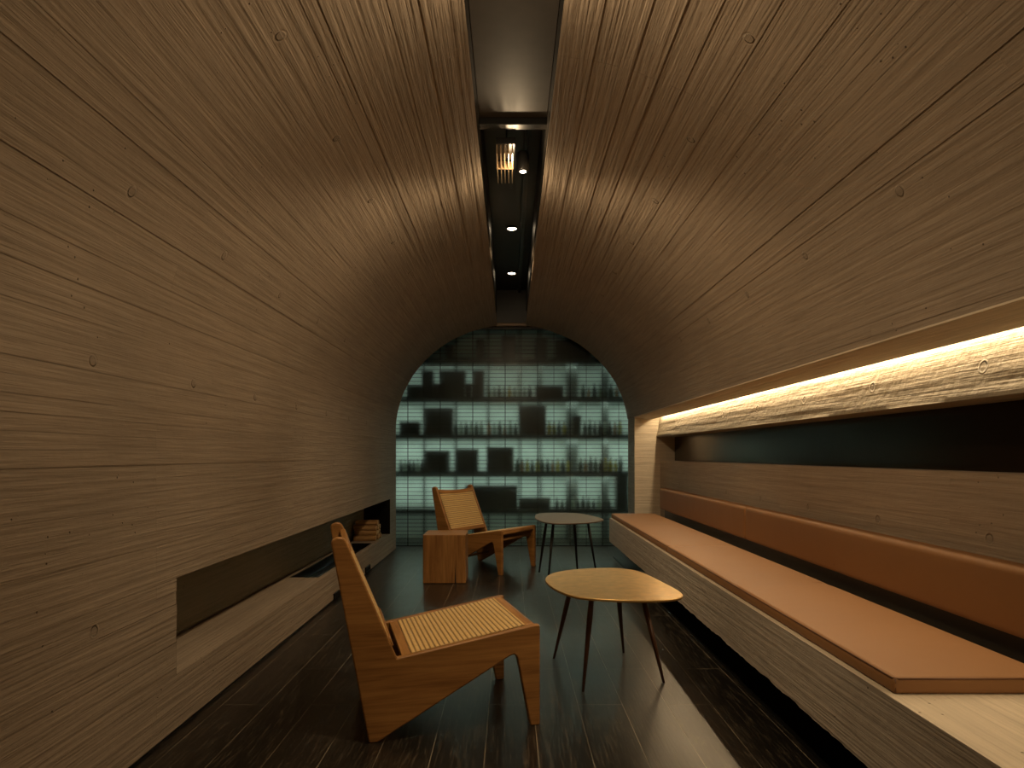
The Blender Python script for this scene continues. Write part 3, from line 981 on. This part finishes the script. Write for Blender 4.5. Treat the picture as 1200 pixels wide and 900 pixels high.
def bottle_mat(name, col, tr=.0):
    N = NT(name)
    N.p.inputs['Base Color'].default_value = (*col, 1)
    N.p.inputs['Roughness'].default_value = .15
    N.p.inputs['Transmission Weight'].default_value = tr
    return N.m
BM = [bottle_mat('dark_green_bottle', (.030, .045, .022)), bottle_mat('yellow_bottle', (.50, .38, .03)), bottle_mat('amber_bottle', (.40, .16, .03)),
      bottle_mat('pale_bottle', (.32, .40, .34)), bottle_mat('dark_bottle', (.02, .018, .016))]
BN = ['dark green', 'yellow', 'amber', 'pale', 'dark']
rbt = random.Random(9)
proto = {}
def bottle(px, lv, h, mi, lab):
    if mi not in proto:
        bm = bmesh.new(); lathe(bm, [(.024, 0), (.026, .01), (.026, .095), (.011, .125), (.010, .150)], 14)
        b0 = obj('bottle', bm, BM[mi], None, smooth=True)
        bm = bmesh.new(); lathe(bm, [(.0115, .1505), (.0115, .17)], 12)
        c0 = obj('cap', bm, M['shelf'], b0, smooth=True)
        proto[mi] = b0; b = b0
    else:
        b = copy_thing(proto[mi])
    z0 = szz(levels[lv])
    b.location = (sx(px), SF+.06, z0+.0005)
    sc = h/.17; b.scale = (min(1.0, sc*1.05), min(1.0, sc*1.05), sc)
    tag(b, lab, 'bottle', 'bottles on the display shelves')
def run(a, b_, step, lv, hs, cols, where):
    n = int((b_-a)/step)+1
    for i in range(n):
        mi = cols[i % len(cols)]
        side = f'number {i+1} from the left' if n > 1 else ''
        pos = ['first', 'second', 'third', 'fourth', 'fifth', 'sixth', 'seventh', 'eighth', 'ninth', 'tenth', 'eleventh', 'twelfth', 'thirteenth'][i]
        bottle(a+i*step, lv, hs[i % len(hs)]+rbt.uniform(-.004, .004), mi, f'{BN[mi]} bottle, {pos} from left {where}')
run(573, 622, 6.0, 1, [.14, .12], [3, 3, 0, 3, 1, 3], 'in the middle run of the second shelf')
run(684, 724, 6.6, 1, [.15, .12, .16], [0, 2, 4, 3, 0], 'in the right run of the second shelf')
run(534, 567, 6.0, 2, [.15], [0, 3], 'beside the big box on the third shelf')
run(573, 604, 6.2, 2, [.16, .13], [2, 3, 0], 'left of the middle box on the third shelf')
run(644, 667, 5.8, 2, [.16, .15], [1, 1, 0, 1], 'right of the middle box on the third shelf')
run(686, 733, 5.9, 2, [.15, .17, .15], [4, 0, 4, 4, 3, 0, 2, 1], 'in the right run of the third shelf')
run(469, 494, 5.0, 3, [.14], [0, 3, 4], 'at the left end of the fourth shelf')
run(606, 666, 6.0, 3, [.15, .14], [0, 2, 1, 0, 1, 0], 'in the middle run of the fourth shelf')
run(681, 734, 5.9, 3, [.16, .15, .18], [0, 2, 4, 0, 4, 1, 1, 1], 'in the right run of the fourth shelf')
run(653, 716, 6.2, 4, [.13, .11, .15], [4, 0, 4, 3, 4], 'on the lowest shelf')

# ------------------------------------------------------------------ lamps
WARM = (1.0, .73, .43)
def lamp(kind, name, loc, energy, col, rot=(0, 0, 0), **kw):
    d = bpy.data.lights.new(name, kind); d.energy = energy; d.color = col
    for k, v in kw.items(): setattr(d, k, v)
    o = bpy.data.objects.new(name, d); COL.objects.link(o)
    o.location = loc; o.rotation_euler = rot
    return o

def downlight(y, z, lab):
    t = empty('downlight', (.012, y, z))
    tag(t, lab, 'ceiling light', 'round downlights in the ceiling slot')
    bm = bmesh.new()
    n = 24
    for (r0_, r1_, z0_, z1_) in ((.030, .030, -.004, .0), ):
        pass
    prof = [(.034, -.010), (.042, -.014), (.044, -.012), (.044, 0), (.036, 0), (.034, -.010)]
    lathe(bm, prof, n, cap=False)
    obj('ring', bm, M['black'], t, smooth=True)
    bm = bmesh.new(); lathe(bm, [(.0335, -.0105), (.0335, -.0085)], n)
    obj('lens', bm, M['lens'], t)
downlight(5.10, 2.7195, 'round lit downlight in the black ceiling slot, nearer of the two bright dots')
downlight(6.35, 2.7195, 'round lit downlight in the black ceiling slot, far one by the glass wall')
for y, e in ((5.10, 60), (6.35, 22)):
    lamp('SPOT', 'downlight_beam', (.012, y, 2.70), e, WARM, (0, 0, 0), spot_size=math.radians(100 if y < 6 else 70), spot_blend=.7, shadow_soft_size=.02)

# black crossbar, conduit, louvre and track spotlight in the slot
bm = bmesh.new(); box(bm, -.139, .164, 3.00, 3.05, 2.47, 2.54); 
tag(obj('cross_bar', bm, M['steel'], None, bevel=.003), 'black steel bar crossing the ceiling slot at the panel edge', 'bar')
bm = bmesh.new(); box(bm, .078, .106, 3.06, 7.03, 2.69, 2.72)
tag(obj('lighting_track', bm, M['steel'], None, bevel=.002), 'black lighting track running along the ceiling slot', 'track')
t = empty('louvred_lamp', (-.022, 3.28, 2.39))
tag(t, 'small dark louvred lamp hanging in the ceiling slot behind the crossbar', 'ceiling light')
bm = bmesh.new(); box(bm, -.045, .045, -.18, .18, .04, .07)
obj('housing', bm, M['steel'], t, bevel=.003)
bm = bmesh.new()
for k in range(5):
    x = -.040+k*.018; box(bm, x-.0018, x+.0018, -.17, .17, 0, .040)
box(bm, -.045, .037, -.004, .004, 0, .036)
obj('louvre', bm, plain('satin_brass_louvre', (.42, .30, .18), .4, .8), t)
bm = bmesh.new(); box(bm, .0, .008, -.01, .01, .07, .275); obj('stem', bm, M['steel'], t)
t = empty('track_spotlight', (.064, 3.40, 2.43))
tag(t, 'small black track spotlight with a glowing lens beside the louvred lamp', 'ceiling light')
bm = bmesh.new(); lathe(bm, [(.028, 0), (.030, .005), (.030, .09), (.022, .10)], 20); obj('lamp_head', bm, M['steel'], t, smooth=True)
bm = bmesh.new(); lathe(bm, [(.016, -.003), (.016, -.001)], 20); obj('lens', bm, M['lens'], t)
bm = bmesh.new(); box(bm, .018, .024, -.006, .006, .10, .259); obj('stem', bm, M['steel'], t)

# beams: slot lamps over the seating, further ones nearer the camera out of the frame
def mouth_lamp(y, e, lab, tilt=0.0, r=.05):
    t = empty('slot_lamp', (.012, y, 2.36))
    tag(t, lab, 'ceiling light')
    bm = bmesh.new(); lathe(bm, [(r+.006, -.003), (r+.010, 0), (r+.010, .05), (.02, .07)], 24); obj('lamp_head', bm, M['steel'], t, smooth=True)
    bm = bmesh.new(); box(bm, -.004, .004, -.004, .004, .07, .14); obj('stem', bm, M['steel'], t)
    lamp('POINT', 'slot_lamp_light', (.012, y, 2.338), e, WARM, shadow_soft_size=.014)
mouth_lamp(1.75, 13, 'black slot lamp hanging overhead, just above the top edge of the view')
mouth_lamp(-.30, 2.5, 'black slot lamp hanging behind the viewpoint')
lamp('SPOT', 'louvred_lamp_light', (.012, 3.20, 2.350), 18, WARM, (math.radians(14), 0, 0), spot_size=math.radians(176), spot_blend=.25, shadow_soft_size=.02)
lamp('AREA', 'slot_lamp_glow', (.012, 1.70, 2.35), 1.8, WARM, (math.radians(10), 0, 0), shape='DISK', size=.08)
lamp('POINT', 'louvred_lamp_glow', (.012, 3.24, 2.345), 4, WARM, shadow_soft_size=.012)
lamp('SPOT', 'seating_beam', (.012, 1.88, 2.44), 75, WARM, (math.radians(14), 0, 0), spot_size=math.radians(85), spot_blend=1.0, shadow_soft_size=.02)
lamp('SPOT', 'track_beam', (.064, 3.40, 2.42), 60, WARM, (math.radians(30), 0, 0), spot_size=math.radians(100), spot_blend=.8, shadow_soft_size=.02)

# cove strip light
yc = (Y0+AY1)/2; Ly = AY1-Y0-.2
lamp('AREA', 'cove_strip_light', (1.477, yc, 1.397), 23, WARM, (0, 0, 0), shape='RECTANGLE', size=.018, size_y=Ly)

# under-shelf strips behind the glass
COOL = (.93, 1.0, .90)
for i, py in enumerate(levels):
    e = [2.6, 4.8, 6.2, 5.8, .7][i]
    lamp('AREA', 'shelf_strip_light', (.1, BYW-.24, szz(py)-.03), e, COOL, (0, 0, 0), shape='RECTANGLE', size=3.3, size_y=.06)
lamp('AREA', 'shelf_strip_light', (.1, BYW-.10, 2.85), .25, COOL, (0, 0, 0), shape='RECTANGLE', size=3.3, size_y=.06)

# ------------------------------------------------------------------ world, camera
w = bpy.data.worlds.new('World'); C.world = w; w.use_nodes = True
w.node_tree.nodes['Background'].inputs[0].default_value = (.9, .75, .55, 1)
w.node_tree.nodes['Background'].inputs[1].default_value = .0
cam = bpy.data.cameras.new('camera')
cam.sensor_width = 36; cam.lens = 36*790/1200
cam.shift_x = 2/1200; cam.shift_y = 83/1200
cam.clip_start = .05
co = bpy.data.objects.new('camera', cam); COL.objects.link(co)
co.location = (0, 0, 1.0); co.rotation_euler = (PI/2, 0, 0)
C.camera = co
C.view_settings.view_transform = 'Standard'
C.view_settings.look = 'None'
C.view_settings.gamma = 1
C.view_settings.use_curve_mapping = False
C.view_settings.exposure = 0.0
C.cycles.max_bounces = 10
C.cycles.diffuse_bounces = 6
C.cycles.transmission_bounces = 8
C.cycles.sample_clamp_indirect = 4
